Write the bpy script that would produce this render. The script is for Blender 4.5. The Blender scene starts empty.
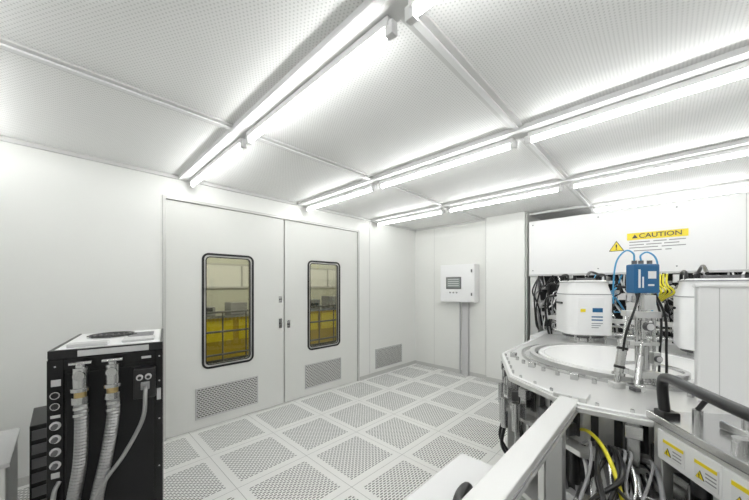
import bpy, bmesh, math, random
from mathutils import Vector, Matrix
random.seed(7)
scene = bpy.context.scene
COL = scene.collection
scene.view_settings.view_transform = 'Standard'

# ---------------------------------------------------------------- materials
def mat(name, col, rough=0.5, metal=0.0, spec=0.5, emit=None, estr=0):
    m = bpy.data.materials.new(name); m.use_nodes = True
    b = m.node_tree.nodes['Principled BSDF']
    b.inputs['Base Color'].default_value = (*col, 1)
    b.inputs['Roughness'].default_value = rough
    b.inputs['Metallic'].default_value = metal
    b.inputs['Specular IOR Level'].default_value = spec
    if emit:
        b.inputs['Emission Color'].default_value = (*emit, 1)
        b.inputs['Emission Strength'].default_value = estr
    return m

def mottled(name, c1, c2, scale=3, rough=0.4, metal=0.0):
    m = mat(name, c1, rough, metal)
    nt = m.node_tree; b = nt.nodes['Principled BSDF']
    tc = nt.nodes.new('ShaderNodeTexCoord'); n = nt.nodes.new('ShaderNodeTexNoise')
    n.inputs['Scale'].default_value = scale
    r = nt.nodes.new('ShaderNodeMix'); r.data_type = 'RGBA'
    r.inputs[6].default_value = (*c1, 1); r.inputs[7].default_value = (*c2, 1)
    nt.links.new(tc.outputs['Object'], n.inputs['Vector'])
    nt.links.new(n.outputs['Fac'], r.inputs[0])
    nt.links.new(r.outputs[2], b.inputs['Base Color'])
    return m

class NT:
    def __init__(s, m): s.nt = m.node_tree
    def m(s, op, a, b=None, c=None):
        n = s.nt.nodes.new('ShaderNodeMath'); n.operation = op
        for i, v in enumerate((a, b, c)):
            if v is None: continue
            if isinstance(v, (int, float)): n.inputs[i].default_value = v
            else: s.nt.links.new(v, n.inputs[i])
        return n.outputs[0]

def perforated(name, base, hole, axes, sx, sy, fx, fy, rough=0.4, tile=None, off=(0, 0), seam=0.02, margin=0.05, metal=0.0, seamcol=None):
    m = mat(name, base, rough, metal); nt = m.node_tree; b = nt.nodes['Principled BSDF']
    tc = nt.nodes.new('ShaderNodeTexCoord'); sp = nt.nodes.new('ShaderNodeSeparateXYZ')
    nt.links.new(tc.outputs['Object'], sp.inputs[0])
    N = NT(m)
    U = sp.outputs[axes[0]]; V = sp.outputs[axes[1]]
    v = N.m('DIVIDE', V, sy)
    row = N.m('FLOOR', v)
    sh = N.m('MULTIPLY', N.m('MODULO', N.m('ABSOLUTE', row), 2.0), 0.5)
    u = N.m('ADD', N.m('DIVIDE', U, sx), sh)
    du = N.m('DIVIDE', N.m('ABSOLUTE', N.m('SUBTRACT', N.m('FRACT', u), 0.5)), fx)
    dv = N.m('DIVIDE', N.m('ABSOLUTE', N.m('SUBTRACT', N.m('FRACT', v), 0.5)), fy)
    r = N.m('ADD', N.m('POWER', du, 3.0), N.m('POWER', dv, 3.0))
    h = N.m('LESS_THAN', r, 1.0)
    if tile:
        tu = N.m('MULTIPLY', N.m('ABSOLUTE', N.m('SUBTRACT', N.m('FRACT', N.m('DIVIDE', N.m('SUBTRACT', U, off[0]), tile)), 0.5)), tile)
        tv = N.m('MULTIPLY', N.m('ABSOLUTE', N.m('SUBTRACT', N.m('FRACT', N.m('DIVIDE', N.m('SUBTRACT', V, off[1]), tile)), 0.5)), tile)
        mx = N.m('MAXIMUM', tu, tv)
        h = N.m('MULTIPLY', h, N.m('LESS_THAN', mx, tile / 2 - margin))
        s = N.m('GREATER_THAN', mx, tile / 2 - seam)
    mix = nt.nodes.new('ShaderNodeMix'); mix.data_type = 'RGBA'
    mix.inputs[6].default_value = (*base, 1); mix.inputs[7].default_value = (*hole, 1)
    nt.links.new(h, mix.inputs[0]); out = mix.outputs[2]
    if tile:
        m2 = nt.nodes.new('ShaderNodeMix'); m2.data_type = 'RGBA'
        nt.links.new(s, m2.inputs[0]); nt.links.new(out, m2.inputs[6])
        m2.inputs[7].default_value = (*(seamcol or hole), 1); out = m2.outputs[2]
    nt.links.new(out, b.inputs['Base Color'])
    return m

WALL = mottled('wall_paint', (0.84, 0.845, 0.82), (0.87, 0.875, 0.85), 1.5, 0.35)
WALLB = mottled('wall_paint_b', (0.81, 0.815, 0.785), (0.84, 0.845, 0.815), 1.5, 0.4)
DOORM = mottled('door_paint', (0.78, 0.785, 0.755), (0.81, 0.815, 0.785), 1.2, 0.35)
FRAME = mat('frame_grey', (0.62, 0.62, 0.60), 0.35, 0.2)
SEAM = mat('seam_dark', (0.12, 0.12, 0.12), 0.6)
FLOORM = perforated('floor_tile', (0.86, 0.86, 0.84), (0.17, 0.17, 0.17), (0, 1), 0.040, 0.020, 0.38, 0.26, 0.35, tile=0.6, off=(0.3, 3.48), seam=0.002, margin=0.055, seamcol=(0.42, 0.42, 0.41))
CEILM = perforated('ceiling_panel', (0.86, 0.86, 0.85), (0.66, 0.66, 0.65), (0, 1), 0.017, 0.015, 0.20, 0.23, 0.5)
BEAMM = mat('ceiling_profile', (0.66, 0.66, 0.65), 0.4, 0.1)
VENTM = perforated('vent_perf', (0.66, 0.66, 0.64), (0.06, 0.06, 0.06), (0, 2), 0.034, 0.02, 0.40, 0.28, 0.4)
WHITE = mat('white_enamel', (0.87, 0.87, 0.87), 0.3)
WHITE2 = mat('white_plastic', (0.80, 0.80, 0.80), 0.35)
DISC = mat('platen_white', (0.86, 0.86, 0.85), 0.25)
STEEL = mat('brushed_steel', (0.60, 0.60, 0.60), 0.22, 1.0)
STEEL2 = mat('satin_aluminium', (0.72, 0.72, 0.71), 0.35, 0.7)
RAILM = mat('anodised_rail', (0.74, 0.74, 0.73), 0.4, 0.3)
DSTEEL = mat('dark_steel', (0.16, 0.16, 0.165), 0.35, 0.7)
BLACK = mat('black_plastic', (0.010, 0.010, 0.011), 0.3)
BLACKM = mat('black_enamel', (0.006, 0.006, 0.007), 0.25, spec=0.35)
DARK = mat('dark_interior', (0.03, 0.03, 0.032), 0.6)
RECESS = mat('recess_black', (0.010, 0.010, 0.011), 0.5, spec=0.3)
GREY = mat('grey_plastic', (0.30, 0.30, 0.31), 0.5)
LGREY = mat('light_grey', (0.58, 0.58, 0.58), 0.45)
BLUE = mat('blue_enamel', (0.015, 0.12, 0.28), 0.3)
LBLUE = mat('blue_tube', (0.08, 0.34, 0.60), 0.3)
YEL = mat('yellow_cable', (0.72, 0.64, 0.03), 0.4)
YELS = mat('warning_yellow', (0.85, 0.68, 0.02), 0.4)
BRASS = mat('brass', (0.55, 0.42, 0.2), 0.3, 0.9)
TUBE = mat('tube_glow', (1, 1, 1), 0.4, emit=(0.99, 1.0, 0.985), estr=29)
TUBEY = mat('tube_warm', (1, 1, 1), 0.4, emit=(1.0, 0.95, 0.78), estr=58)
SCREEN = mat('lcd_screen', (0.25, 0.28, 0.27), 0.2)
CORW = mat('corridor_wall', (0.66, 0.67, 0.60), 0.5)
CORY = mat('corridor_yellow', (0.52, 0.37, 0.02), 0.4)
GLASS = bpy.data.materials.new('window_glass'); GLASS.use_nodes = True
nt = GLASS.node_tree; nt.nodes.clear()
o = nt.nodes.new('ShaderNodeOutputMaterial'); mx = nt.nodes.new('ShaderNodeMixShader')
tr = nt.nodes.new('ShaderNodeBsdfTransparent'); tr.inputs[0].default_value = (0.80, 0.81, 0.76, 1)
gl = nt.nodes.new('ShaderNodeBsdfGlossy'); gl.inputs['Roughness'].default_value = 0.02
fr = nt.nodes.new('ShaderNodeFresnel'); fr.inputs[0].default_value = 1.5
nt.links.new(fr.outputs[0], mx.inputs[0]); nt.links.new(tr.outputs[0], mx.inputs[1]); nt.links.new(gl.outputs[0], mx.inputs[2])
nt.links.new(mx.outputs[0], o.inputs[0])

# ---------------------------------------------------------------- mesh helpers
def link(ob, parent=None):
    COL.objects.link(ob)
    if parent is not None: ob.parent = parent
    return ob

def empty(name, loc=(0, 0, 0), rz=0, parent=None):
    e = bpy.data.objects.new(name, None); e.location = loc; e.rotation_euler = (0, 0, rz)
    e.empty_display_size = 0.1
    return link(e, parent)

def finish(name, bm, m, parent=None, smooth=False, bevel=0, seg=2):
    bmesh.ops.recalc_face_normals(bm, faces=bm.faces[:])
    me = bpy.data.meshes.new(name); bm.to_mesh(me); bm.free()
    for mm in (m if isinstance(m, (list, tuple)) else [m]): me.materials.append(mm)
    if smooth:
        for p in me.polygons: p.use_smooth = True
        try: me.set_sharp_from_angle(angle=math.radians(40))
        except Exception: pass
    ob = bpy.data.objects.new(name, me); link(ob, parent)
    if bevel:
        md = ob.modifiers.new('bevel', 'BEVEL'); md.width = bevel; md.segments = seg; md.limit_method = 'ANGLE'
    return ob

def add_box(bm, a, b, M=None):
    x0, y0, z0 = a; x1, y1, z1 = b
    vs = [bm.verts.new((x, y, z)) for x in (x0, x1) for y in (y0, y1) for z in (z0, z1)]
    for f in ((0, 1, 3, 2), (4, 6, 7, 5), (0, 4, 5, 1), (2, 3, 7, 6), (0, 2, 6, 4), (1, 5, 7, 3)):
        bm.faces.new([vs[i] for i in f])
    if M is not None:
        for v in vs: v.co = M @ v.co

def box(name, a, b, m, parent=None, bevel=0.0):
    bm = bmesh.new(); add_box(bm, a, b)
    return finish(name, bm, m, parent, bevel=bevel)

def boxes(name, lst, m, parent=None, bevel=0.0):
    bm = bmesh.new()
    for a, b in lst: add_box(bm, a, b)
    return finish(name, bm, m, parent, bevel=bevel)

def add_cyl(bm, p0, p1, r0, r1=None, n=24, cap=True):
    p0 = Vector(p0); p1 = Vector(p1); r1 = r0 if r1 is None else r1
    d = (p1 - p0).normalized()
    t = Vector((0, 0, 1)) if abs(d.z) < 0.9 else Vector((1, 0, 0))
    s = d.cross(t).normalized(); u = d.cross(s)
    A = []; B = []
    for i in range(n):
        a = 2 * math.pi * i / n; w = s * math.cos(a) + u * math.sin(a)
        A.append(bm.verts.new(p0 + w * r0)); B.append(bm.verts.new(p1 + w * r1))
    for i in range(n):
        bm.faces.new((A[i], A[(i + 1) % n], B[(i + 1) % n], B[i]))
    if cap: bm.faces.new(A); bm.faces.new(B)

def cyl(name, p0, p1, r, m, parent=None, r1=None, n=28, bevel=0):
    bm = bmesh.new(); add_cyl(bm, p0, p1, r, r1, n)
    return finish(name, bm, m, parent, smooth=True, bevel=bevel)

def cyls(name, lst, m, parent=None, n=16):
    bm = bmesh.new()
    for c in lst: add_cyl(bm, c[0], c[1], c[2], c[3] if len(c) > 3 else None, n)
    return finish(name, bm, m, parent, smooth=True)

def catmull(pts, n=10):
    P = [Vector(p) for p in pts]; P = [P[0] * 2 - P[1]] + P + [P[-1] * 2 - P[-2]]
    out = []
    for i in range(1, len(P) - 2):
        for k in range(n):
            t = k / n; a, b, c, d = P[i - 1], P[i], P[i + 1], P[i + 2]
            out.append(0.5 * ((2 * b) + (c - a) * t + (2 * a - 5 * b + 4 * c - d) * t * t + (3 * b - a - 3 * c + d) * t ** 3))
    out.append(P[-2]); return out

def add_tube(bm, pts, r, n=10, sub=10, corr=0.0, step=0.012):
    path = catmull(pts, sub)
    if corr:
        L = [0]
        for i in range(1, len(path)): L.append(L[-1] + (path[i] - path[i - 1]).length)
        cnt = max(4, int(L[-1] / step)); new = []; j = 0
        for k in range(cnt + 1):
            s = L[-1] * k / cnt
            while j < len(L) - 2 and L[j + 1] < s: j += 1
            f = (s - L[j]) / max(1e-9, L[j + 1] - L[j]); new.append(path[j].lerp(path[j + 1], min(1, f)))
        path = new
    prev = None; rings = []
    for i, p in enumerate(path):
        d = (path[min(i + 1, len(path) - 1)] - path[max(i - 1, 0)]).normalized()
        if prev is None:
            t = Vector((0, 0, 1)) if abs(d.z) < 0.9 else Vector((1, 0, 0)); s = d.cross(t).normalized()
        else:
            s = (prev - d * prev.dot(d)).normalized()
        prev = s; u = d.cross(s)
        rr = r * (1 + (corr if i % 2 else -corr)) if corr else r
        rings.append([bm.verts.new(p + (s * math.cos(2 * math.pi * k / n) + u * math.sin(2 * math.pi * k / n)) * rr) for k in range(n)])
    for a, b in zip(rings, rings[1:]):
        for k in range(n): bm.faces.new((a[k], a[(k + 1) % n], b[(k + 1) % n], b[k]))
    bm.faces.new(rings[0]); bm.faces.new(rings[-1])

def tube(name, pts, r, m, parent=None, n=12, sub=10, corr=0.0, step=0.012):
    bm = bmesh.new(); add_tube(bm, pts, r, n, sub, corr, step)
    return finish(name, bm, m, parent, smooth=not corr)

def tubes(name, lst, m, parent=None, n=8, sub=8):
    bm = bmesh.new()
    for pts, r in lst: add_tube(bm, pts, r, n, sub)
    return finish(name, bm, m, parent, smooth=True)

def rrect(x0, x1, z0, z1, r, n=6):
    pts = []
    for cx, cz, a0 in ((x1 - r, z1 - r, 0), (x0 + r, z1 - r, 90), (x0 + r, z0 + r, 180), (x1 - r, z0 + r, 270)):
        for k in range(n + 1):
            a = math.radians(a0 + 90 * k / n); pts.append((cx + r * math.cos(a), cz + r * math.sin(a)))
    return pts

def plate(name, outer, holes, f, t0, t1, m, parent=None, bevel=0):
    bm = bmesh.new(); es = []
    for loop in [outer] + holes:
        vs = [bm.verts.new(f(u, v, t0)) for u, v in loop]
        for i in range(len(vs)): es.append(bm.edges.new((vs[i], vs[(i + 1) % len(vs)])))
    bmesh.ops.triangle_fill(bm, use_beauty=True, use_dissolve=False, edges=es)
    r = bmesh.ops.extrude_face_region(bm, geom=bm.faces[:])
    dv = Vector(f(0, 0, t1)) - Vector(f(0, 0, t0))
    for g in r['geom']:
        if isinstance(g, bmesh.types.BMVert): g.co += dv
    return finish(name, bm, m, parent, bevel=bevel)

def text(name, body, size, loc, rot, m, parent=None, align='CENTER', extr=0.0008, sx=1.0):
    c = bpy.data.curves.new(name, 'FONT'); c.body = body; c.size = size; c.align_x = align; c.align_y = 'CENTER'
    c.extrude = extr; c.offset = 0.0008; c.materials.append(m)
    ob = bpy.data.objects.new(name, c); ob.location = loc; ob.rotation_euler = rot; ob.scale = (sx, 1, 1)
    return link(ob, parent)

# ---------------------------------------------------------------- room shell
H = 2.59; YA = 3.48; XB = 4.76
box('floor', (-2.6, -2.8, -0.05), (6.4, YA + 0.1, 0), FLOORM)
box('ceiling', (-2.6, -2.8, H), (6.4, YA + 0.1, H + 0.06), CEILM)
DX0, DX1, DZ = 0.70, 3.24, 2.35
boxes('wall_back', [((-2.6, YA, 0), (DX0 - 0.03, YA + 0.1, H)), ((DX1 + 0.03, YA, 0), (XB, YA + 0.1, H)),
                    ((DX0 - 0.03, YA, DZ + 0.03), (DX1 + 0.03, YA + 0.1, H))], WALL)
boxes('wall_right', [((XB, 1.46, 0), (XB + 0.1, YA + 0.1, H)), ((XB + 0.1, 1.46, 0), (6.3, 1.56, H)), ((6.3, -2.8, 0), (6.4, 1.56, H))], WALLB)
box('wall_left', (-2.7, -2.8, 0), (-2.6, YA + 0.1, H), WALL)
box('wall_front', (-2.6, -2.9, 0), (6.4, -2.8, H), WALL)
box('column', (XB - 0.07, 1.47, 0), (XB, 2.04, H), WALL, bevel=0.004)
boxes('baseboard_back', [((-2.6, YA - 0.012, 0), (DX0 - 0.04, YA, 0.06)), ((DX1 + 0.04, YA - 0.012, 0), (XB, YA, 0.06))], FRAME)
boxes('baseboard_right', [((XB - 0.012, 2.04, 0), (XB, YA, 0.06)), ((XB - 0.08, 1.47, 0), (XB - 0.07, 2.04, 0.06))], FRAME)
boxes('trim_1', [((DX0 - 0.03, YA - 0.008, 0), (DX0, YA + 0.06, DZ + 0.03)), ((DX1, YA - 0.008, 0), (DX1 + 0.03, YA + 0.06, DZ + 0.03)),
                 ((DX0, YA - 0.008, DZ), (DX1, YA + 0.06, DZ + 0.03))], FRAME, bevel=0.003)
boxes('trim_2', [((-2.6, YA - 0.025, H - 0.035), (XB, YA, H)), ((XB - 0.025, 2.04, H - 0.035), (XB, YA - 0.025, H))], BEAMM, bevel=0.004)
boxes('trim_3', [((x, YA - 0.0015, 0.06), (x + 0.005, YA, H - 0.035)) for x in (-0.5, -1.7, 3.5)], LGREY)
boxes('trim_4', [((XB - 0.0015, y, 0.06), (XB, y + 0.005, H - 0.035)) for y in (3.05, 2.08)], LGREY)

# ceiling grid + lights
XL = [-0.48, 0.87, 2.22, 3.58]; YG = [2.13, 0.726, -0.68, -2.09]
g = []; g2 = []
for y in YG:
    x1 = 6.3 if y < 1.4 else XB
    g.append(((-2.6, y - 0.045, H - 0.012), (x1, y + 0.045, H)))
    g2.append(((-2.6, y - 0.015, H - 0.024), (x1, y + 0.015, H - 0.012)))
boxes('trim_5', g, BEAMM, bevel=0.003)
boxes('trim_9', g2, WHITE2, bevel=0.003)
g = [((x - 0.07, -2.8, H - 0.032), (x - 0.03, YA - 0.025, H)) for x in XL] + [((4.86, -2.8, H - 0.032), (4.90, 1.46, H))]
boxes('trim_6', g, WHITE2, bevel=0.004)
boxes('trim_7', [((x - 0.03, -2.8, H - 0.028), (x + 0.07, YA - 0.025, H)) for x in XL] + [((4.90, -2.8, H - 0.028), (5.0, 1.46, H))], BEAMM, bevel=0.003)
def light(x, y0, y1):
    e = empty('fluorescent_light', (x, (y0 + y1) / 2, H - 0.028)); L = (y1 - y0) / 2
    box('housing', (-0.022, -L, -0.036), (0.022, L, 0), WHITE, e, 0.003)
    boxes('end_caps', [((-0.017, s * L - 0.02, -0.075), (0.017, s * L + 0.02, -0.02)) for s in (-1, 1)], WHITE2, e, 0.003)
    cyl('tube', (0, -L + 0.02, -0.054), (0, L - 0.02, -0.054), 0.014, TUBE, e, n=16)
SEG = [(2.18, 3.40), (0.78, 2.08), (-0.64, 0.68), (-2.04, -0.74)]
for x in XL:
    for s in SEG: light(x + 0.035, *s)
for s in SEG[2:]: light(4.965, *s)

# ---------------------------------------------------------------- doors
def door(name, x0, x1, wx0, wx1, vx0, vx1, hs):
    e = empty(name, (x0, YA + 0.015, 0)); w = x1 - x0
    f = lambda u, v, t: (u, t, v)
    hole = rrect(wx0 - x0, wx1 - x0, 0.63, 1.84, 0.06)
    plate('leaf', [(0.004, 0.008), (w - 0.004, 0.008), (w - 0.004, DZ - 0.004), (0.004, DZ - 0.004)], [hole[::-1]], f, 0, 0.045, DOORM, e)
    plate('gasket', rrect(wx0 - x0 - 0.012, wx1 - x0 + 0.012, 0.618, 1.852, 0.07), [rrect(wx0 - x0 + 0.010, wx1 - x0 - 0.010, 0.640, 1.830, 0.045)[::-1]], f, -0.008, 0.0, BLACK, e)
    plate('inner_frame', rrect(wx0 - x0 + 0.0, wx1 - x0 - 0.0, 0.63, 1.84, 0.06), [rrect(wx0 - x0 + 0.030, wx1 - x0 - 0.030, 0.660, 1.810, 0.04)[::-1]], f, 0.0, 0.04, FRAME, e)
    plate('inner_seal', rrect(wx0 - x0 + 0.024, wx1 - x0 - 0.024, 0.654, 1.816, 0.045), [rrect(wx0 - x0 + 0.034, wx1 - x0 - 0.034, 0.664, 1.806, 0.035)[::-1]], f, -0.002, 0.01, BLACK, e)
    box('glass', (wx0 - x0 + 0.01, 0.02, 0.64), (wx1 - x0 - 0.01, 0.024, 1.83), GLASS, e)
    box('vent_plate', (vx0 - x0, -0.006, 0.12), (vx1 - x0, 0, 0.42), VENTM, e)
    boxes('vent_rim', [((vx0 - x0 - 0.012, -0.009, 0.108), (vx1 - x0 + 0.012, -0.001, 0.12)), ((vx0 - x0 - 0.012, -0.009, 0.42), (vx1 - x0 + 0.012, -0.001, 0.432)),
                       ((vx0 - x0 - 0.012, -0.009, 0.12), (vx0 - x0, -0.001, 0.42)), ((vx1 - x0, -0.009, 0.12), (vx1 - x0 + 0.012, -0.001, 0.42))], LGREY, e)
    for i, (hx, z, hh) in enumerate(hs):
        box('lock_plate_%d' % i, (hx - x0 - 0.022, -0.006, z - hh), (hx - x0 + 0.022, 0, z + hh), STEEL, e, 0.002)
        cyl('lock_knob_%d' % i, (hx - x0, -0.02, z), (hx - x0, -0.004, z), 0.013, DSTEEL, e)
door('door_1', DX0, 1.965, 1.03, 1.56, 0.97, 1.61, [(1.915, 1.33, 0.04), (1.915, 1.03, 0.06)])
door('door_2', 1.975, DX1, 2.33, 2.875, 2.29, 2.89, [(2.03, 1.01, 0.05)])
box('trim_8', (1.963, YA + 0.05, 0), (1.977, YA + 0.07, DZ), SEAM)
e = empty('vent_grille', (3.65, YA, 0))
box('vent_plate', (0, -0.008, 0.125), (0.67, 0, 0.43), VENTM, e)
boxes('rim', [((-0.012, -0.012, 0.112), (0.682, 0, 0.125)), ((-0.012, -0.012, 0.43), (0.682, 0, 0.442)), ((-0.012, -0.012, 0.125), (0, 0, 0.43)), ((0.67, -0.012, 0.125), (0.682, 0, 0.43))], LGREY, e)

# ---------------------------------------------------------------- corridor behind the doors
box('corridor_floor', (-1, YA + 0.1, -0.05), (8, 7, 0), LGREY)
boxes('wall_corridor', [((-1, 6.9, 0), (8, 7, 2.7)), ((-1.1, YA + 0.1, 0), (-1, 7, 2.7)), ((8, YA + 0.1, 0), (8.1, 7, 2.7))], CORW)
box('corridor_ceiling', (-1, YA + 0.1, 2.7), (8, 7, 2.75), LGREY)
e = empty('corridor_light')
cyls('tubes', [((1.0, 5.2, 2.6), (3.0, 5.2, 2.6), 0.03), ((4.0, 5.2, 2.6), (6.0, 5.2, 2.6), 0.03)], TUBEY, e)
boxes('mounts', [((1.0, 5.18, 2.62), (3.0, 5.22, 2.7)), ((4.0, 5.18, 2.62), (6.0, 5.22, 2.7))], WHITE, e)
e = empty('corridor_cabinet', (1.2, 5.5, 0))
box('body', (0, 0, 0.0), (4.6, 0.6, 0.95), CORY, e, 0.01)
boxes('doors', [((0.1 + i * 0.9, -0.012, 0.55), (0.9 + i * 0.9, 0, 0.90)) for i in range(5)], YELS, e, 0.003)
box('plinth', (0, -0.02, 0.0), (4.6, 0, 0.24), DARK, e)
boxes('top_trim', [((-0.02, -0.03, 0.95), (4.62, 0.62, 0.99))], STEEL, e)
boxes('bench_items', [((0.35 + i * 0.55, 0.1, 0.99), (0.65 + i * 0.55, 0.4, 1.14 + 0.06 * (i % 3))) for i in range(8)], GREY, e, 0.01)
boxes('bench_screens', [((0.40 + i * 1.1, 0.09, 1.02), (0.60 + i * 1.1, 0.1, 1.12)) for i in range(4)], DARK, e)
e = empty('handrail', (1.0, 4.9, 0))
cyls('rails', [((0, 0, z), (5, 0, z), 0.016) for z in (1.10, 0.45, 0.80)], DSTEEL, e)
cyls('posts', [((i * 0.36, 0, 0), (i * 0.36, 0, 1.10), 0.011) for i in range(14)], DSTEEL, e)
e = empty('corridor_window', (1.6, 6.88, 1.45))
boxes('frame', [((0, -0.03, 0), (6, 0.02, 0.04)), ((0, -0.03, 0.5), (6, 0.02, 0.54))] + [((i * 1.2, -0.03, 0.04), (i * 1.2 + 0.04, 0.02, 0.5)) for i in range(6)], LGREY, e)
box('pane', (0, -0.01, 0.04), (6, 0.02, 0.5), WHITE, e)

# ---------------------------------------------------------------- wall control panel
e = empty('wall_control_panel', (4.58, 2.19, 0))
box('enclosure', (0, 0, 1.23), (0.18, 0.62, 1.86), WHITE, e, 0.006)
box('door_leaf', (-0.012, 0.015, 1.245), (0, 0.605, 1.845), WHITE, e, 0.004)
box('bezel', (-0.022, 0.22, 1.45), (-0.012, 0.50, 1.65), DSTEEL, e, 0.003)
box('screen', (-0.025, 0.24, 1.475), (-0.021, 0.48, 1.63), SCREEN, e)
boxes('screen_rows', [((-0.027, 0.26, 1.50 + i * 0.035), (-0.024, 0.46, 1.512 + i * 0.035)) for i in range(4)], LGREY, e)
cyls('buttons', [((-0.03, 0.30 + i * 0.06, 1.39), (-0.012, 0.30 + i * 0.06, 1.39), 0.013) for i in range(3)], GREY, e)
boxes('latches', [((-0.022, 0.03, z), (-0.012, 0.05, z + 0.05)) for z in (1.34, 1.72)], DSTEEL, e)
boxes('raceway', [((0.11, 0.17, 0), (0.178, 0.27, 1.23))], LGREY, e, 0.003)
cyl('conduit', (0.15, 0.33, 0), (0.15, 0.33, 1.23), 0.014, LGREY, e)

# ---------------------------------------------------------------- black cabinet (front left)
c = empty('chiller_cabinet', (-0.046, 2.02, 0), math.radians(-11.4))
W, D, T = 0.43, 0.62, 1.20
boxes('shell', [((0, 0, 0.08), (W, D, T - 0.03))], BLACKM, c, 0.006)
boxes('feet', [((x, y, 0.0), (x + 0.05, y + 0.05, 0.08)) for x in (0.02, W - 0.07) for y in (0.02, D - 0.07)], DSTEEL, c)
box('top_lid', (0.012, 0.02, T - 0.03), (W - 0.012, D - 0.01, T), WHITE, c, 0.006)
boxes('lid_edge', [((0, 0, T - 0.035), (W, 0.02, T + 0.002)), ((0, 0.02, T - 0.035), (0.012, D, T + 0.002)), ((W - 0.012, 0.02, T - 0.035), (W, D, T + 0.002))], BLACK, c, 0.002)
boxes('lid_front_strip', [((0.10, -0.004, T - 0.034), (W - 0.06, 0.0, T - 0.006)), ((0.10, 0.0, T + 0.002), (W - 0.06, 0.02, T + 0.005))], LGREY, c, 0.001)
bm = bmesh.new()
for r in (0.03, 0.055, 0.08, 0.105):
    add_tube(bm, [(0.18 + r * math.cos(a * math.pi / 8), 0.42 + r * math.sin(a * math.pi / 8), T + 0.008) for a in range(17)], 0.004, 6, 2)
for a in range(4):
    dx = 0.115 * math.cos(a * math.pi / 4); dy = 0.115 * math.sin(a * math.pi / 4)
    add_tube(bm, [(0.18 - dx, 0.42 - dy, T + 0.006), (0.18 + dx, 0.42 + dy, T + 0.006)], 0.003, 6, 1)
finish('fan_guard', bm, BLACK, c)
cyl('fan_opening', (0.18, 0.42, T), (0.18, 0.42, T + 0.002), 0.115, LGREY, c)
boxes('lid_handle', [((0.05, 0.06, T), (0.20, 0.12, T + 0.018)), ((0.25, 0.10, T), (0.39, 0.22, T + 0.012))], LGREY, c, 0.003)
boxes('lid_slots', [((0.26, 0.28 + i * 0.025, T), (0.38, 0.29 + i * 0.025, T + 0.003)) for i in range(9)], GREY, c)
boxes('front_frame', [((0.0, -0.008, 0.08), (0.055, 0, T - 0.04)), ((W - 0.03, -0.008, 0.08), (W, 0, T - 0.04)), ((0.055, -0.008, T - 0.09), (W - 0.03, 0, T - 0.04))], BLACKM, c, 0.002)
box('recess', (0.065, -0.003, 0.1), (W - 0.04, 0, 1.09), RECESS, c)
cyls('frame_screws', [((x, -0.011, z), (x, -0.008, z), 0.004) for x in (0.027, W - 0.015) for z in (0.3, 0.55, 0.8, 1.0, 1.13)], STEEL, c)
cyls('gauge_rims', [((0.028, -0.018, z), (0.028, -0.006, z), 0.017) for z in (1.00, 0.95)], STEEL, c)
cyls('gauge_faces', [((0.028, -0.020, z), (0.028, -0.018, z), 0.013) for z in (1.00, 0.95)], BLACK, c)
cyls('knob_bases', [((0.028, -0.014, z), (0.028, -0.006, z), 0.019) for z in (0.86, 0.80, 0.74, 0.68)], WHITE2, c)
cyls('knobs', [((0.028, -0.032, z), (0.028, -0.014, z), 0.011) for z in (0.86, 0.80, 0.74, 0.68)], DSTEEL, c)
boxes('stickers', [((0.014, -0.0095, 1.04), (0.046, -0.008, 1.07)), ((0.012, -0.0095, 0.895), (0.044, -0.008, 0.908)), ((0.34, -0.0095, 1.125), (0.38, -0.008, 1.137)), ((0.404, -0.0095, 0.9), (0.422, -0.008, 0.96)), ((0.014, -0.0095, 0.62), (0.042, -0.008, 0.645))], LGREY, c)
boxes('socket_block', [((0.31, -0.05, 0.93), (0.40, -0.003, 1.08))], BLACK, c, 0.004)
cyls('socket_caps', [((0.335 + 0.035 * i, -0.065, 1.04), (0.335 + 0.035 * i, -0.05, 1.04), 0.014) for i in range(2)], LGREY, c)
cyls('socket_pins', [((0.335 + 0.035 * i, -0.068, 1.04), (0.335 + 0.035 * i, -0.065, 1.04), 0.008) for i in range(2)], BLACK, c)
box('connector', (0.34, -0.075, 0.98), (0.375, -0.05, 1.015), GREY, c, 0.002)
for i, (x, m) in enumerate(((0.125, STEEL), (0.235, STEEL))):
    z0 = 1.10
    cyls('valve_%d' % i, [((x, 0, z0), (x, -0.09, z0), 0.022), ((x, -0.09, z0 + 0.03), (x, -0.09, z0 - 0.06), 0.026),
                          ((x, -0.09, z0 - 0.06), (x, -0.09, z0 - 0.075), 0.034), ((x, -0.09, z0 - 0.1), (x, -0.09, z0 - 0.13), 0.031), ((x, -0.09, z0 + 0.03), (x, -0.09, z0 + 0.045), 0.017),
                          ((x, -0.10, z0), (x, -0.13, z0), 0.020)], m, c)
    cyls('valve_core_%d' % i, [((x, -0.09, z0 - 0.075), (x, -0.09, z0 - 0.1), 0.022)], BRASS, c)
    box('valve_handle_%d' % i, (x - 0.038, -0.1, z0 + 0.045), (x + 0.038, -0.08, z0 + 0.055), STEEL, c, 0.002)
    cyls('hose_clamp_%d' % i, [((x + 0.003, -0.093, z), (x + 0.004, -0.095, z - 0.012), 0.029) for z in (0.955, 0.925)], STEEL, c)
HOSE = mat('hose_braid', (0.36, 0.36, 0.36), 0.34, 0.85)
tube('hose_1', [(0.125, -0.09, 0.98), (0.13, -0.095, 0.9), (0.125, -0.10, 0.7), (0.10, -0.10, 0.5), (0.09, -0.11, 0.2), (0.10, -0.2, 0.04), (0.14, -0.4, 0.03)], 0.024, HOSE, c, 14, 12, 0.07, 0.007)
tube('hose_2', [(0.235, -0.09, 0.98), (0.24, -0.1, 0.9), (0.215, -0.11, 0.7), (0.18, -0.11, 0.5), (0.16, -0.12, 0.2), (0.17, -0.2, 0.04), (0.22, -0.4, 0.03)], 0.024, HOSE, c, 14, 12, 0.07, 0.007)
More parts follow.
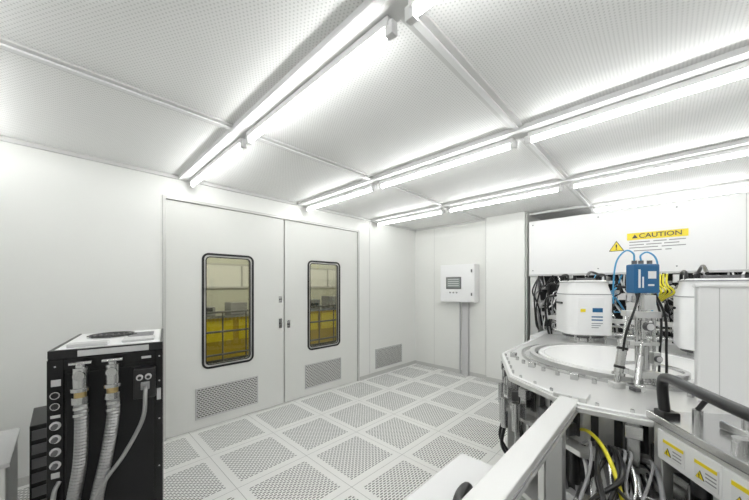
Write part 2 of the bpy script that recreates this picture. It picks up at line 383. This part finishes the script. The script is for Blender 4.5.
tube('signal_cable', [(0.357, -0.075, 0.995), (0.36, -0.11, 0.97), (0.35, -0.12, 0.85), (0.28, -0.12, 0.70), (0.2, -0.13, 0.58), (0.14, -0.15, 0.4), (0.12, -0.16, 0.03)], 0.009, HOSE, c)
tube('drain_cable', [(0.04, -0.008, 0.6), (0.03, -0.05, 0.55), (0.02, -0.06, 0.3), (0.02, -0.07, 0.03)], 0.009, HOSE, c)

e = empty('pump_unit', (-0.66, 2.25, 0))
box('casing', (0, 0, 0.05), (0.48, 0.5, 0.64), STEEL2, e, 0.006)
box('top_plate', (-0.01, -0.01, 0.64), (0.49, 0.51, 0.66), LGREY, e, 0.003)
boxes('louvres', [((0.05, -0.008, 0.15 + i * 0.04), (0.40, 0, 0.17 + i * 0.04)) for i in range(8)], GREY, e)
boxes('feet', [((x, y, 0), (x + 0.04, y + 0.04, 0.05)) for x in (0.02, 0.42) for y in (0.02, 0.44)], BLACK, e)
e = empty('controller_rack', (-0.14, 2.86, 0))
box('case', (0, 0, 0.03), (0.16, 0.42, 0.62), BLACKM, e, 0.004)
boxes('modules', [((0.01, -0.012, 0.08 + i * 0.09), (0.15, 0, 0.14 + i * 0.09)) for i in range(6)], DSTEEL, e, 0.002)
boxes('feet', [((x, y, 0), (x + 0.03, y + 0.03, 0.03)) for x in (0.01, 0.12) for y in (0.02, 0.37)], BLACK, e)

# ---------------------------------------------------------------- wafer polishing machine
M = empty('wafer_polishing_machine')
box('hood', (4.70, -1.6, 1.66), (5.9, 1.415, 2.43), WHITE, M, 0.01)
boxes('hood_seams', [((4.697, y, 1.67), (4.70, y + 0.006, 2.42)) for y in (-0.59,)], LGREY, M)
boxes('hood_lip', [((4.68, -1.6, 1.64), (4.76, 1.415, 1.665))], LGREY, M, 0.003)
cyls('hood_screws', [((4.694, y, z), (4.70, y, z), 0.008) for y in (1.36, 0.6, -0.1) for z in (1.72, 2.37)], GREY, M)
box('caution_band', (4.694, -0.19, 2.045), (4.70, 0.32, 2.125), YELS, M)
R = (math.radians(90), 0, math.radians(-90))
text('caution_text', 'CAUTION', 0.072, (4.692, 0.035, 2.085), R, BLACK, M, sx=1.1)
def warn_tri(prefix, f, cx, cz, s, parent, full=True):
    plate(prefix + '_edge', [(cx - s * 1.2, cz - s * 0.97), (cx + s * 1.2, cz - s * 0.97), (cx, cz + s * 1.08)], [], f, 0, -0.0015, BLACK, parent)
    if not full: return
    plate(prefix + '_field', [(cx - s, cz - s * 0.85), (cx + s, cz - s * 0.85), (cx, cz + s * 0.85)], [], f, -0.0015, -0.003, YELS, parent)
    plate(prefix + '_mark', [(cx - s * .1, cz - s * .3), (cx + s * .1, cz - s * .3), (cx + s * .13, cz + s * .35), (cx - s * .13, cz + s * .35)], [], f, -0.003, -0.004, BLACK, parent)
    plate(prefix + '_dot', [(cx - s * .11, cz - s * .66), (cx + s * .11, cz - s * .66), (cx + s * .11, cz - s * .44), (cx - s * .11, cz - s * .44)], [], f, -0.003, -0.004, BLACK, parent)
fx = lambda u, v, t: (4.70 + t, -u, v)
warn_tri('caution_symbol', fx, -0.42, 1.985, 0.062, M)
fx2 = lambda u, v, t: (4.694 + t, -u, v)
warn_tri('caution_small', fx2, -0.25, 2.085, 0.022, M, False)
rows = []
for i, (z, segs) in enumerate(((2.018, ((0.30, 0.12), (0.09, -0.02), (-0.04, -0.17))), (1.985, ((0.30, 0.17), (0.15, 0.02), (0.0, -0.12))), (1.952, ((0.30, 0.05), (0.02, -0.17))), (1.915, ((0.26, 0.02), (-0.01, -0.06))))):
    for a, b in segs: rows.append(((4.698, b, z - 0.005), (4.70, a, z + 0.005)))
boxes('caution_lines', rows, GREY, M)
boxes('rear_base', [((3.95, -1.6, 0.0), (5.9, 1.18, 0.90))], WHITE2, M, 0.01)
box('back_plane', (5.0, -1.6, 0.90), (5.05, 1.36, 1.66), DARK, M)
boxes('side_posts', [((4.72, 1.30, 0.0), (4.80, 1.40, 1.66)), ((4.72, 0.9, 0.9), (4.78, 0.95, 1.66)), ((4.72, 0.1, 0.9), (4.78, 0.15, 1.66)), ((4.72, -0.9, 0.9), (4.78, -0.84, 1.66))], STEEL2, M)
bl = {0: [], 1: [], 2: []}
for i in range(110):
    y = random.uniform(-1.3, 1.25); z = random.uniform(0.95, 1.58); w = random.uniform(0.02, 0.09); h = random.uniform(0.02, 0.09)
    x = random.uniform(4.5, 4.9)
    bl[random.choice((0, 0, 1, 2))].append(((x, y, z), (5.0, y + w, z + h)))
boxes('valve_blocks_a', bl[0], WHITE2, M); boxes('valve_blocks_b', bl[1], GREY, M); boxes('valve_blocks_c', bl[2], STEEL, M)
cb = {k: [] for k in range(6)}
for i in range(150):
    y = random.uniform(-1.3, 1.3); y2 = y + random.uniform(-0.3, 0.3); z0 = random.choice((1.64, 1.4, 1.2)); z1 = random.uniform(0.92, 1.2)
    x = random.uniform(4.35, 4.85)
    y2 = max(-1.35, min(1.28, y2))
    pts = [(x + 0.1, y, z0), (x, y + random.uniform(-.08, .08), z0 * 0.7 + z1 * 0.3), (x - 0.1, (y + y2) / 2, (z0 + z1) / 2 + random.uniform(-.15, .1)), (x, y2, z1), (x + 0.1, y2, 0.9)]
    cb[random.choice((0, 0, 0, 1, 1, 2, 3, 4))].append((pts, random.uniform(0.005, 0.011)))
for k, m in enumerate((BLACK, WHITE2, GREY, LBLUE, STEEL, YEL)):
    if cb[k]: tubes('cables_%d' % k, cb[k], m, M, 7, 5)
tubes('air_lines', [([(4.3, 0.08 - i * 0.025, 1.62), (4.2, 0.08 - i * 0.025, 1.52), (4.15, 0.05 - i * 0.03, 1.44), (4.25, 0.11 - i * 0.025, 1.36), (4.4, 0.12 - i * 0.02, 1.28), (4.75, 0.1 - i * 0.02, 1.22)], 0.009) for i in range(5)], YEL, M)

# deck
CX, CY = 2.76, 0.265
deck = [(4.0, 1.0), (2.45, 0.95), (1.88, 0.68), (1.62, 0.28), (1.68, -0.1), (1.9, -0.8), (4.0, -1.2)]
fz = lambda u, v, t: (u, v, t)
def inset(s): return [(CX + (x - CX) * s, CY + (y - CY) * s) for x, y in deck]
plate('deck', deck, [], fz, 0.925, 0.95, STEEL2, M, bevel=0.004)
plate('deck_lip', inset(0.985), [inset(0.965)[::-1]], fz, 0.95, 0.960, WHITE, M)
plate('skirt', inset(0.90), [], fz, 0.74, 0.925, STEEL2, M)
plate('under_shelf', inset(0.97), [], fz, 0.71, 0.735, STEEL2, M, bevel=0.003)
plate('lower_body', inset(0.72), [], fz, 0.10, 0.71, DARK, M)
plate('lower_flange', inset(0.95), [inset(0.72)[::-1]], fz, 0.26, 0.29, STEEL2, M)
plate('base_plate', inset(0.93), [], fz, 0.04, 0.10, STEEL2, M)
def along(s, step, z0, z1, w, t, skip0=True, jit=0.0, prob=1.0):
    P = inset(s); bm = bmesh.new()
    for i in range(len(P) - 1):
        a = Vector(P[i]); b = Vector(P[i + 1]); L = (b - a).length; d = (b - a).normalized(); k = max(1, int(L / step))
        for j in range(k):
            if random.random() > prob: continue
            p = a + d * (L * (j + 0.5) / k)
            Mx = Matrix.Translation((p.x, p.y, 0)) @ Matrix.Rotation(math.atan2(d.y, d.x), 4, 'Z')
            jj = random.uniform(-jit, jit)
            add_box(bm, (-w / 2, -t / 2, z0 + jj), (w / 2, t / 2, z1 + jj), Mx)
    return bm
finish('edge_brackets', along(0.955, 0.19, 0.735, 0.925, 0.045, 0.06), STEEL, M, bevel=0.003)
finish('edge_caps', along(0.985, 0.19, 0.86, 0.915, 0.06, 0.03), STEEL, M, bevel=0.003)
finish('edge_slots', along(0.903, 0.07, 0.77, 0.90, 0.03, 0.012), DARK, M)
finish('side_blocks', along(0.93, 0.12, 0.77, 0.83, 0.05, 0.05, prob=0.6, jit=0.01), DSTEEL, M, bevel=0.003)
finish('lower_blocks_a', along(0.90, 0.15, 0.50, 0.62, 0.07, 0.05, prob=0.6, jit=0.08), STEEL, M, bevel=0.003)
finish('lower_blocks_b', along(0.86, 0.13, 0.36, 0.46, 0.08, 0.05, prob=0.7, jit=0.06), LGREY, M, bevel=0.003)
finish('lower_blocks_c', along(0.84, 0.11, 0.56, 0.66, 0.05, 0.05, prob=0.6, jit=0.04), WHITE2, M, bevel=0.003)
finish('posts_lower', along(0.94, 0.42, 0.0, 0.71, 0.045, 0.045), STEEL2, M, bevel=0.003)
P = inset(0.955); lst = []; lst2 = []; hb = []; hw = []; hs = []
for i in range(1, len(P) - 1):
    a = Vector(P[i]); b = Vector(P[i + 1]); L = (b - a).length; kk = int(L / 0.11)
    for j in range(kk):
        p = a.lerp(b, (j + 0.5) / kk); lst.append(((p.x, p.y, 0.95), (p.x, p.y, 0.970), 0.008))
        q = Vector((CX, CY)).lerp(p, 0.93)
        if j % 2: lst2.append(((q.x, q.y, 0.52), (q.x, q.y, 0.71), 0.024))
        if j % 2 == 0: hs.append(((q.x, q.y, 0.62), (q.x, q.y, 0.735), 0.016))
        q2 = Vector((CX, CY)).lerp(a.lerp(b, min(1, (j + 0.5 + random.uniform(0.5, 2)) / kk)), 0.90)
        path = [(q.x, q.y, 0.70), (q.x, q.y, 0.6), ((q.x + q2.x) / 2, (q.y + q2.y) / 2, 0.45 + random.uniform(-.06, .1)), (q2.x, q2.y, 0.40), (q2.x, q2.y, 0.28)]
        (hb if random.random() < 0.55 else hw).append((path, random.uniform(0.006, 0.012)))
cyls('deck_bolts', lst, STEEL, M, 8); cyls('dampers', lst2, BLACK, M, 14); cyls('pins', hs, STEEL, M, 14)
tubes('under_hoses_a', hb, BLACK, M, 7, 6); tubes('under_hoses_b', hw, GREY, M, 7, 6)
# platen
PX, PY = 2.78, 0.235
bm = bmesh.new()
prof = [(0.465, 0.980), (0.472, 0.974), (0.478, 0.974), (0.485, 0.980), (0.505, 0.980), (0.51, 0.974), (0.51, 0.95)]
n = 96; rings = []
for r, z in prof:
    rings.append([bm.verts.new((PX + r * math.cos(2 * math.pi * k / n), PY + r * math.sin(2 * math.pi * k / n), z)) for k in range(n)])
bm.faces.new(rings[0])
for a, b in zip(rings, rings[1:]):
    for k in range(n): bm.faces.new((a[k], a[(k + 1) % n], b[(k + 1) % n], b[k]))
finish('platen', bm, DISC, M, smooth=True)
circ = lambda r, cx=PX, cy=PY, n=72: [(cx + r * math.cos(2 * math.pi * k / n), cy + r * math.sin(2 * math.pi * k / n)) for k in range(n)]
plate('platen_gap', circ(0.535), [circ(0.51)[::-1]], fz, 0.95, 0.952, DARK, M)
plate('platen_ring', circ(0.57), [circ(0.535)[::-1]], fz, 0.95, 0.986, STEEL2, M)
plate('catch_ring', circ(0.63), [circ(0.612)[::-1]], fz, 0.95, 0.97, STEEL, M)
plate('carrier_ring', circ(0.17, 2.46, 0.06, 40), [circ(0.145, 2.46, 0.06, 40)[::-1]], fz, 0.980, 1.006, STEEL, M)
plate('carrier_disc', circ(0.14, 2.46, 0.06, 40), [], fz, 0.980, 0.992, DISC, M)
fl = []; fb = []
for k in range(22):
    a = math.radians(120 + k * 8); r = 0.70
    x = PX + r * math.cos(a); y = PY + r * math.sin(a)
    if k % 3 == 0: fb.append(((x - 0.02, y - 0.02, 0.95), (x + 0.02, y + 0.02, 0.985)))
    else: fl.append(((x, y, 0.95), (x, y, 0.975), 0.012))
cyls('rim_fittings', fl, STEEL, M, 10); boxes('rim_blocks', fb, STEEL, M, 0.003)

def canister(nm, x, y, rz, s=1.0):
    e = empty(nm, (x, y, 0.95), rz, M); e.scale = (s, s, 1)
    bm = bmesh.new(); rings = []
    def sec(w, z, c=0.06):
        return [bm.verts.new((u, v, z)) for u, v in rrect(-w, w, -w, w, c, 5)]
    for w, z, cc in ((0.235, 0.08, 0.09), (0.235, 0.46, 0.09), (0.225, 0.49, 0.085), (0.205, 0.56, 0.08), (0.205, 0.59, 0.08), (0.19, 0.605, 0.075)): rings.append(sec(w, z, cc))
    for a, b in zip(rings, rings[1:]):
        for k in range(len(a)): bm.faces.new((a[k], a[(k + 1) % len(a)], b[(k + 1) % len(b)], b[k]))
    bm.faces.new(rings[0]); bm.faces.new(rings[-1])
    finish('cover', bm, WHITE, e, smooth=True)
    cyl('neck', (0, 0, 0.0), (0, 0, 0.08), 0.17, STEEL, e)
    cyl('flange', (0, 0, 0.045), (0, 0, 0.065), 0.21, DSTEEL, e)
    plate('lid_gap', rrect(-0.237, 0.237, -0.237, 0.237, 0.09), [], fz, 0.466, 0.473, GREY, e)
    plate('lid_rim', rrect(-0.212, 0.212, -0.212, 0.212, 0.08), [], fz, 0.585, 0.593, GREY, e)
    cyls('lid_knobs', [((u, v, 0.60), (u, v, 0.64), 0.018) for u in (-0.13, 0.13) for v in (-0.13, 0.13)], BLACK, e)
    tubes('lid_grips', [([(s2 * 0.19, -0.12, 0.60), (s2 * 0.19, -0.10, 0.65), (s2 * 0.19, 0.0, 0.665), (s2 * 0.19, 0.10, 0.65), (s2 * 0.19, 0.12, 0.60)], 0.012) for s2 in (-1, 1)], BLACK, e)
    box('lid_block', (-0.1, -0.1, 0.605), (0.1, 0.1, 0.63), DSTEEL, e, 0.006)
    cyls('side_handles', [((s2 * 0.255, -0.1, 0.38), (s2 * 0.255, 0.1, 0.38), 0.01) for s2 in (-1, 1)], BLACK, e)
    boxes('front_panel', [((-0.13, -0.239, 0.12), (0.13, -0.235, 0.44))], WHITE, e, 0.002)
    boxes('label_blue', [((0.01, -0.243, 0.30), (0.11, -0.239, 0.34)), ((0.0, -0.243, 0.25), (0.11, -0.239, 0.262)), ((0.0, -0.243, 0.22), (0.11, -0.239, 0.232))], BLUE, e)
    boxes('label_mark', [((-0.11, -0.243, 0.30), (-0.06, -0.239, 0.33))], YELS, e)
    boxes('label_lines', [((0.0, -0.243, 0.19 - i * 0.02), (0.11 - 0.02 * i, -0.239, 0.197 - i * 0.02)) for i in range(3)], GREY, e)
    cyls('stand_offs', [((u, -0.21, -0.0), (u, -0.21, 0.08), 0.012) for u in (-0.15, 0, 0.15)], STEEL, e)
canister('head_1', 3.68, 0.60, math.radians(-60), 0.84)
canister('head_2', 3.42, -0.29, math.radians(-85), 0.95)
tubes('head_lines', [([(3.70, 0.34, 1.5), (3.75, 0.2, 1.45), (3.8, 0.16, 1.2), (3.8, 0.16, 0.95)], 0.012), ([(3.6, 0.82, 1.4), (3.75, 0.95, 1.35), (3.88, 0.98, 1.1), (3.88, 0.95, 0.94)], 0.012),
                    ([(3.62, 0.80, 1.5), (3.7, 0.9, 1.52), (3.9, 0.97, 1.3), (3.9, 0.93, 0.94)], 0.010),
                    ([(3.9, 0.6, 1.60), (4.2, 0.6, 1.66), (4.6, 0.55, 1.62)], 0.014), ([(3.6, -0.25, 1.60), (4.0, -0.25, 1.68), (4.6, -0.25, 1.63)], 0.014)], BLACK, M)
cyls('rear_manifold', [((3.95, -0.9, 1.0), (3.95, 0.95, 1.0), 0.02), ((3.98, -0.9, 1.08), (3.98, 0.95, 1.08), 0.012), ((4.05, 0.12, 0.9), (4.05, 0.12, 1.5), 0.035), ((4.05, 0.22, 0.9), (4.05, 0.22, 1.4), 0.02), ((4.05, 0.03, 0.9), (4.05, 0.03, 1.35), 0.02)], STEEL, M)
boxes('rear_bridge', [((3.9, -0.95, 1.12), (3.98, 1.0, 1.16)), ((4.02, 0.0, 1.25), (4.15, 0.28, 1.33))], STEEL2, M, 0.003)

# dosing arm assembly with blue unit, local frame turned towards the aisle
A = empty('dosing_arm', (2.226, 0.085, 0.95), math.radians(-50), M)
boxes('unit', [((-0.066, -0.035, 0.51), (0.062, 0.035, 0.67))], BLUE, A, 0.008)
boxes('unit_mark', [((-0.050, -0.0375, 0.54), (-0.040, -0.035, 0.64)), ((-0.030, -0.0375, 0.54), (-0.023, -0.035, 0.60)), ((0.0, -0.0375, 0.59), (0.04, -0.035, 0.63)), ((0.0, -0.0375, 0.55), (0.03, -0.035, 0.56))], WHITE, A)
cyls('unit_plugs', [((x, 0, 0.67), (x, 0, 0.69), 0.012) for x in (-0.045, -0.01, 0.035)], DSTEEL, A)
cyls('post', [((0, 0, 0.0), (0, 0, 0.51), 0.015), ((0, 0, 0.0), (0, 0, 0.03), 0.05), ((0, 0, 0.03), (0, 0, 0.05), 0.035), ((0, 0, 0.09), (0, 0, 0.22), 0.028), ((0, 0, 0.24), (0, 0, 0.255), 0.034),
              ((0, 0, 0.30), (0, 0, 0.36), 0.026), ((0, 0, 0.44), (0, 0, 0.48), 0.022),
              ((0.05, -0.01, 0.02), (0.05, -0.01, 0.40), 0.008), ((-0.045, -0.015, 0.14), (-0.045, -0.015, 0.42), 0.008)], STEEL, A, 20)
boxes('clamps', [((-0.065, -0.035, 0.375), (0.07, 0.03, 0.41)), ((-0.06, -0.03, 0.225), (0.065, 0.03, 0.245)), ((-0.05, -0.045, 0.05), (0.06, 0.03, 0.085)), ((0.035, -0.03, 0.12), (0.07, 0.01, 0.19)), ((-0.03, -0.05, 0.42), (0.03, -0.03, 0.50))], STEEL2, A, 0.003)
cyls('dials', [((0.0, -0.055, 0.33), (0.0, -0.026, 0.33), 0.018), ((0.052, -0.045, 0.155), (0.052, -0.03, 0.155), 0.014)], LGREY, A, 20)
cyls('dial_rims', [((0.0, -0.050, 0.33), (0.0, -0.026, 0.33), 0.023), ((0.052, -0.042, 0.155), (0.052, -0.03, 0.155), 0.018)], DSTEEL, A, 20)
def lerp3(a, b, t): return tuple(a[i] + (b[i] - a[i]) * t for i in range(3))
p0 = (-0.165, -0.04, 0.02); p1 = (-0.085, -0.01, 0.40)
cyls('actuator', [(lerp3(p0, p1, a), lerp3(p0, p1, b), r) for a, b, r in ((0, 0.12, 0.014), (0.12, 0.16, 0.03), (0.16, 0.56, 0.022), (0.56, 0.62, 0.028), (0.62, 0.9, 0.009), (0.9, 1.0, 0.018))], STEEL, A, 20)
cyls('actuator_bands', [(lerp3(p0, p1, a), lerp3(p0, p1, a + 0.035), 0.0255) for a in (0.22, 0.48)], BLACK, A, 20)
boxes('actuator_mounts', [((-0.195, -0.065, 0.0), (-0.135, -0.015, 0.03)), ((-0.11, -0.03, 0.385), (-0.04, 0.01, 0.415))], STEEL2, A, 0.003)
q0 = (-0.10, -0.09, 0.02); q1 = (-0.03, -0.03, 0.24)
cyls('stay', [(lerp3(q0, q1, a), lerp3(q0, q1, b), r) for a, b, r in ((0, 0.15, 0.012), (0.15, 0.7, 0.016), (0.7, 1.0, 0.008))], STEEL, A, 16)
boxes('stay_mount', [((-0.125, -0.115, 0.0), (-0.08, -0.07, 0.02))], DSTEEL, A, 0.003)
tubes('hoses_blue', [([(-0.045, 0, 0.69), (-0.05, 0, 0.73), (-0.09, 0, 0.745), (-0.13, 0.01, 0.69), (-0.14, 0.02, 0.58), (-0.12, 0.05, 0.45)], 0.0045),
                     ([(-0.01, 0, 0.69), (-0.01, 0, 0.72), (0.03, 0.0, 0.735), (0.075, 0, 0.68), (0.085, 0.01, 0.5), (0.06, 0.02, 0.4)], 0.0045)], LBLUE, A)
tubes('hoses_black', [([(-0.04, -0.03, 0.51), (-0.09, -0.06, 0.42), (-0.13, -0.06, 0.3), (-0.14, -0.05, 0.2)], 0.006),
                      ([(0.04, -0.03, 0.51), (0.075, -0.05, 0.38), (0.08, -0.05, 0.2), (0.09, -0.04, 0.0)], 0.006),
                      ([(0.06, 0.0, 0.51), (0.12, 0.03, 0.36), (0.13, 0.05, 0.18), (0.15, 0.08, 0.04)], 0.006)], BLACK, A)

# white side cabinet
box('side_cabinet', (2.10, -0.75, 0.95), (2.28, -0.113, 1.505), WHITE, M, 0.008)
boxes('side_cabinet_cap', [((2.09, -0.76, 1.495), (2.29, -0.105, 1.51))], WHITE2, M, 0.003)
boxes('side_cabinet_seam', [((2.0985, -0.185, 0.96), (2.10, -0.182, 1.49))], LGREY, M)

# long rail towards the viewer
boxes('feed_rail', [((0.45, 0.29, 0.905), (1.74, 0.37, 0.962))], RAILM, M, 0.004)
boxes('feed_rail_groove', [((0.45, 0.287, 0.930), (1.66, 0.29, 0.936))], GREY, M)
boxes('feed_rail_legs', [((0.5, 0.30, 0), (0.56, 0.36, 0.905)), ((1.42, 0.30, 0), (1.48, 0.36, 0.905))], STEEL2, M, 0.003)
boxes('feed_rail_joint', [((1.70, 0.26, 0.94), (1.80, 0.40, 0.972))], STEEL2, M, 0.004)
boxes('tray_shelf', [((0.40, 0.39, 0.715), (1.25, 0.66, 0.75))], WHITE2, M, 0.006)
boxes('tray_supports', [((0.5, 0.42, 0.0), (0.55, 0.62, 0.715)), ((1.12, 0.42, 0.0), (1.17, 0.62, 0.715))], LGREY, M)
tube('tray_grip', [(0.84, 0.46, 0.75), (0.86, 0.47, 0.79), (0.92, 0.49, 0.80), (0.99, 0.50, 0.79), (1.01, 0.50, 0.75)], 0.018, BLACK, M)
# cable trough
boxes('trough', [((0.5, -0.1, 0.42), (1.62, 0.27, 0.45)), ((0.5, 0.262, 0.45), (1.62, 0.27, 0.62))], DSTEEL, M)
boxes('trough_legs', [((x, y, 0), (x + 0.04, y + 0.04, 0.42)) for x in (0.6, 1.3) for y in (-0.05, 0.2)], DSTEEL, M)
cl = {k: [] for k in range(5)}
for i in range(44):
    y0 = random.uniform(0.02, 0.26); y1 = random.uniform(-0.05, 0.25); zz = random.uniform(0.50, 0.80)
    pts = [(1.75, y0 + 0.05, 0.74), (1.6, y0, min(0.82, zz + 0.05)), (1.42, y0 + random.uniform(-.04, .04), zz), (1.2, (y0 + y1) / 2, zz - 0.05 + random.uniform(-.05, .05)), (0.95, y1, 0.55), (0.6, y1, 0.47)]
    cl[random.choice((0, 0, 0, 1, 4, 2, 3, 4))].append((pts, random.uniform(0.004, 0.009)))
for k, m in enumerate((BLACK, LGREY, WHITE2, STEEL, GREY)):
    if cl[k]: tubes('trough_cables_%d' % k, cl[k], m, M, 8, 7)
tube('yellow_line', [(1.80, 0.32, 0.78), (1.68, 0.25, 0.83), (1.55, 0.18, 0.83), (1.40, 0.12, 0.78), (1.2, 0.07, 0.68), (0.9, 0.06, 0.5)], 0.008, YEL, M)
boxes('trough_fittings', [((1.45, 0.1, 0.62), (1.50, 0.16, 0.70)), ((1.5, 0.0, 0.6), (1.57, 0.07, 0.72)), ((1.36, 0.2, 0.6), (1.42, 0.25, 0.69)), ((1.25, 0.05, 0.55), (1.32, 0.11, 0.64))], STEEL, M, 0.004)
cyls('trough_couplers', [((1.52, 0.2, 0.70), (1.40, 0.18, 0.68), 0.018), ((1.3, 0.16, 0.66), (1.2, 0.15, 0.62), 0.018), ((1.56, 0.08, 0.75), (1.46, 0.06, 0.72), 0.016)], STEEL, M)

# operator-side module with handle
Q = empty('service_module', (1.63, 0.03, 0), math.atan2(-0.584, -0.81), M)
boxes('frame', [((0, 0, 0.0), (0.04, 0.30, 0.97)), ((0.71, 0, 0.0), (0.75, 0.30, 0.97)), ((0.04, 0.12, 0.0), (0.71, 0.30, 0.97)), ((0.04, 0, 0.93), (0.71, 0.12, 0.97)), ((0.24, 0, 0.0), (0.28, 0.12, 0.93))], STEEL2, Q, 0.004)
box('inner_panel', (0.04, 0.115, 0.1), (0.71, 0.12, 0.93), DARK, Q)
box('top_plate', (-0.02, -0.015, 0.97), (0.77, 0.32, 1.0), STEEL, Q, 0.004)
boxes('front_panels', [((0.28, -0.008, 0.5), (0.72, 0, 0.95)), ((0.03, -0.008, 0.84), (0.28, 0, 0.95))], WHITE, Q, 0.003)
boxes('inner_gear', [((0.06, 0.02, 0.70), (0.13, 0.11, 0.80)), ((0.15, 0.04, 0.66), (0.22, 0.11, 0.78)), ((0.08, 0.03, 0.5), (0.2, 0.11, 0.62))], STEEL, Q, 0.005)
cyls('inner_motors', [((0.10, 0.0, 0.62), (0.10, 0.0, 0.70), 0.03), ((0.19, 0.01, 0.80), (0.19, 0.01, 0.84), 0.025)], BLACK, Q)
boxes('label_plates', [((0.06, -0.0105, 0.86), (0.15, -0.008, 0.925)), ((0.19, -0.0105, 0.855), (0.27, -0.008, 0.925)), ((0.31, -0.0105, 0.84), (0.40, -0.008, 0.93))], WHITE2, Q)
boxes('label_heads', [((0.062, -0.0125, 0.912), (0.148, -0.0105, 0.923)), ((0.192, -0.0125, 0.912), (0.268, -0.0105, 0.923)), ((0.312, -0.0125, 0.915), (0.398, -0.0105, 0.928))], YELS, Q)
fq2 = lambda u, v, t: (u, -0.0105 + t, v)
warn_tri('warn_a', fq2, 0.082, 0.884, 0.013, Q); warn_tri('warn_b', fq2, 0.211, 0.880, 0.013, Q); warn_tri('warn_c', fq2, 0.335, 0.877, 0.016, Q)
boxes('label_rows', [((a, -0.0115, 0.896 - i * 0.012 - o2), (a + 0.036, -0.0105, 0.900 - i * 0.012 - o2)) for a, o2 in ((0.104, 0), (0.230, 0.002), (0.358, 0.006)) for i in range(3)], GREY, Q)
cyls('buttons', [((0.33 + 0.05 * i, -0.03, 0.76), (0.33 + 0.05 * i, -0.008, 0.76), 0.016) for i in range(2)], STEEL, Q)
tube('grab_handle', [(0.03, 0.02, 0.99), (0.025, 0.015, 1.07), (0.03, 0.01, 1.13), (0.07, 0.0, 1.155), (0.2, -0.02, 1.155), (0.40, -0.05, 1.155), (0.6, -0.06, 1.155), (0.66, -0.03, 1.12), (0.67, 0.02, 0.99)], 0.018, BLACK, Q, 14)
boxes('handle_base', [((0.005, -0.005, 0.995), (0.06, 0.05, 1.02)), ((0.64, -0.005, 0.995), (0.70, 0.05, 1.02))], BLACK, Q, 0.004)
boxes('top_blocks', [((0.12, 0.12, 1.0), (0.22, 0.22, 1.03)), ((0.28, 0.10, 1.0), (0.34, 0.2, 1.05))], STEEL, Q, 0.005)
cyls('top_fittings', [((0.17, 0.17, 1.03), (0.17, 0.17, 1.06), 0.02), ((0.09, 0.08, 1.0), (0.09, 0.08, 1.05), 0.015), ((0.26, 0.06, 1.0), (0.26, 0.06, 1.03), 0.02), ((0.42, 0.08, 1.0), (0.42, 0.08, 1.02), 0.02)], STEEL, Q)
tubes('top_hoses', [([(0.09, 0.08, 1.05), (0.12, 0.1, 1.10), (0.2, 0.14, 1.09), (0.28, 0.2, 1.04), (0.34, 0.28, 1.0)], 0.008), ([(0.17, 0.17, 1.06), (0.22, 0.16, 1.10), (0.34, 0.14, 1.08), (0.42, 0.08, 1.02)], 0.007)], BLACK, Q)
cyls('corner_fittings', [((1.92, 0.72, 0.62), (1.92, 0.72, 0.80), 0.02), ((1.83, 0.62, 0.66), (1.83, 0.62, 0.82), 0.024), ((2.05, 0.78, 0.60), (2.05, 0.78, 0.74), 0.022), ((2.2, 0.85, 0.66), (2.2, 0.85, 0.8), 0.018)], STEEL, M)
tubes('corner_hoses', [([(1.92, 0.72, 0.62), (1.93, 0.74, 0.5), (2.0, 0.72, 0.4), (2.1, 0.66, 0.3)], 0.01), ([(2.05, 0.78, 0.6), (2.06, 0.8, 0.48), (2.12, 0.75, 0.35), (2.2, 0.68, 0.25)], 0.01)], BLACK, M)

# ---------------------------------------------------------------- world + camera
w = bpy.data.worlds.new('world'); scene.world = w; w.use_nodes = True
w.node_tree.nodes['Background'].inputs[0].default_value = (0.8, 0.85, 0.9, 1)
w.node_tree.nodes['Background'].inputs[1].default_value = 0.3
cd = bpy.data.cameras.new('camera'); cam = bpy.data.objects.new('camera', cd); COL.objects.link(cam)
cam.location = (0, 0, 1.5); cam.rotation_euler = (math.radians(90), 0, math.radians(-46.1))
cd.lens = 301 / 749 * 36; cd.sensor_width = 36; cd.shift_y = 36 / 749; cd.clip_start = 0.02
scene.camera = cam
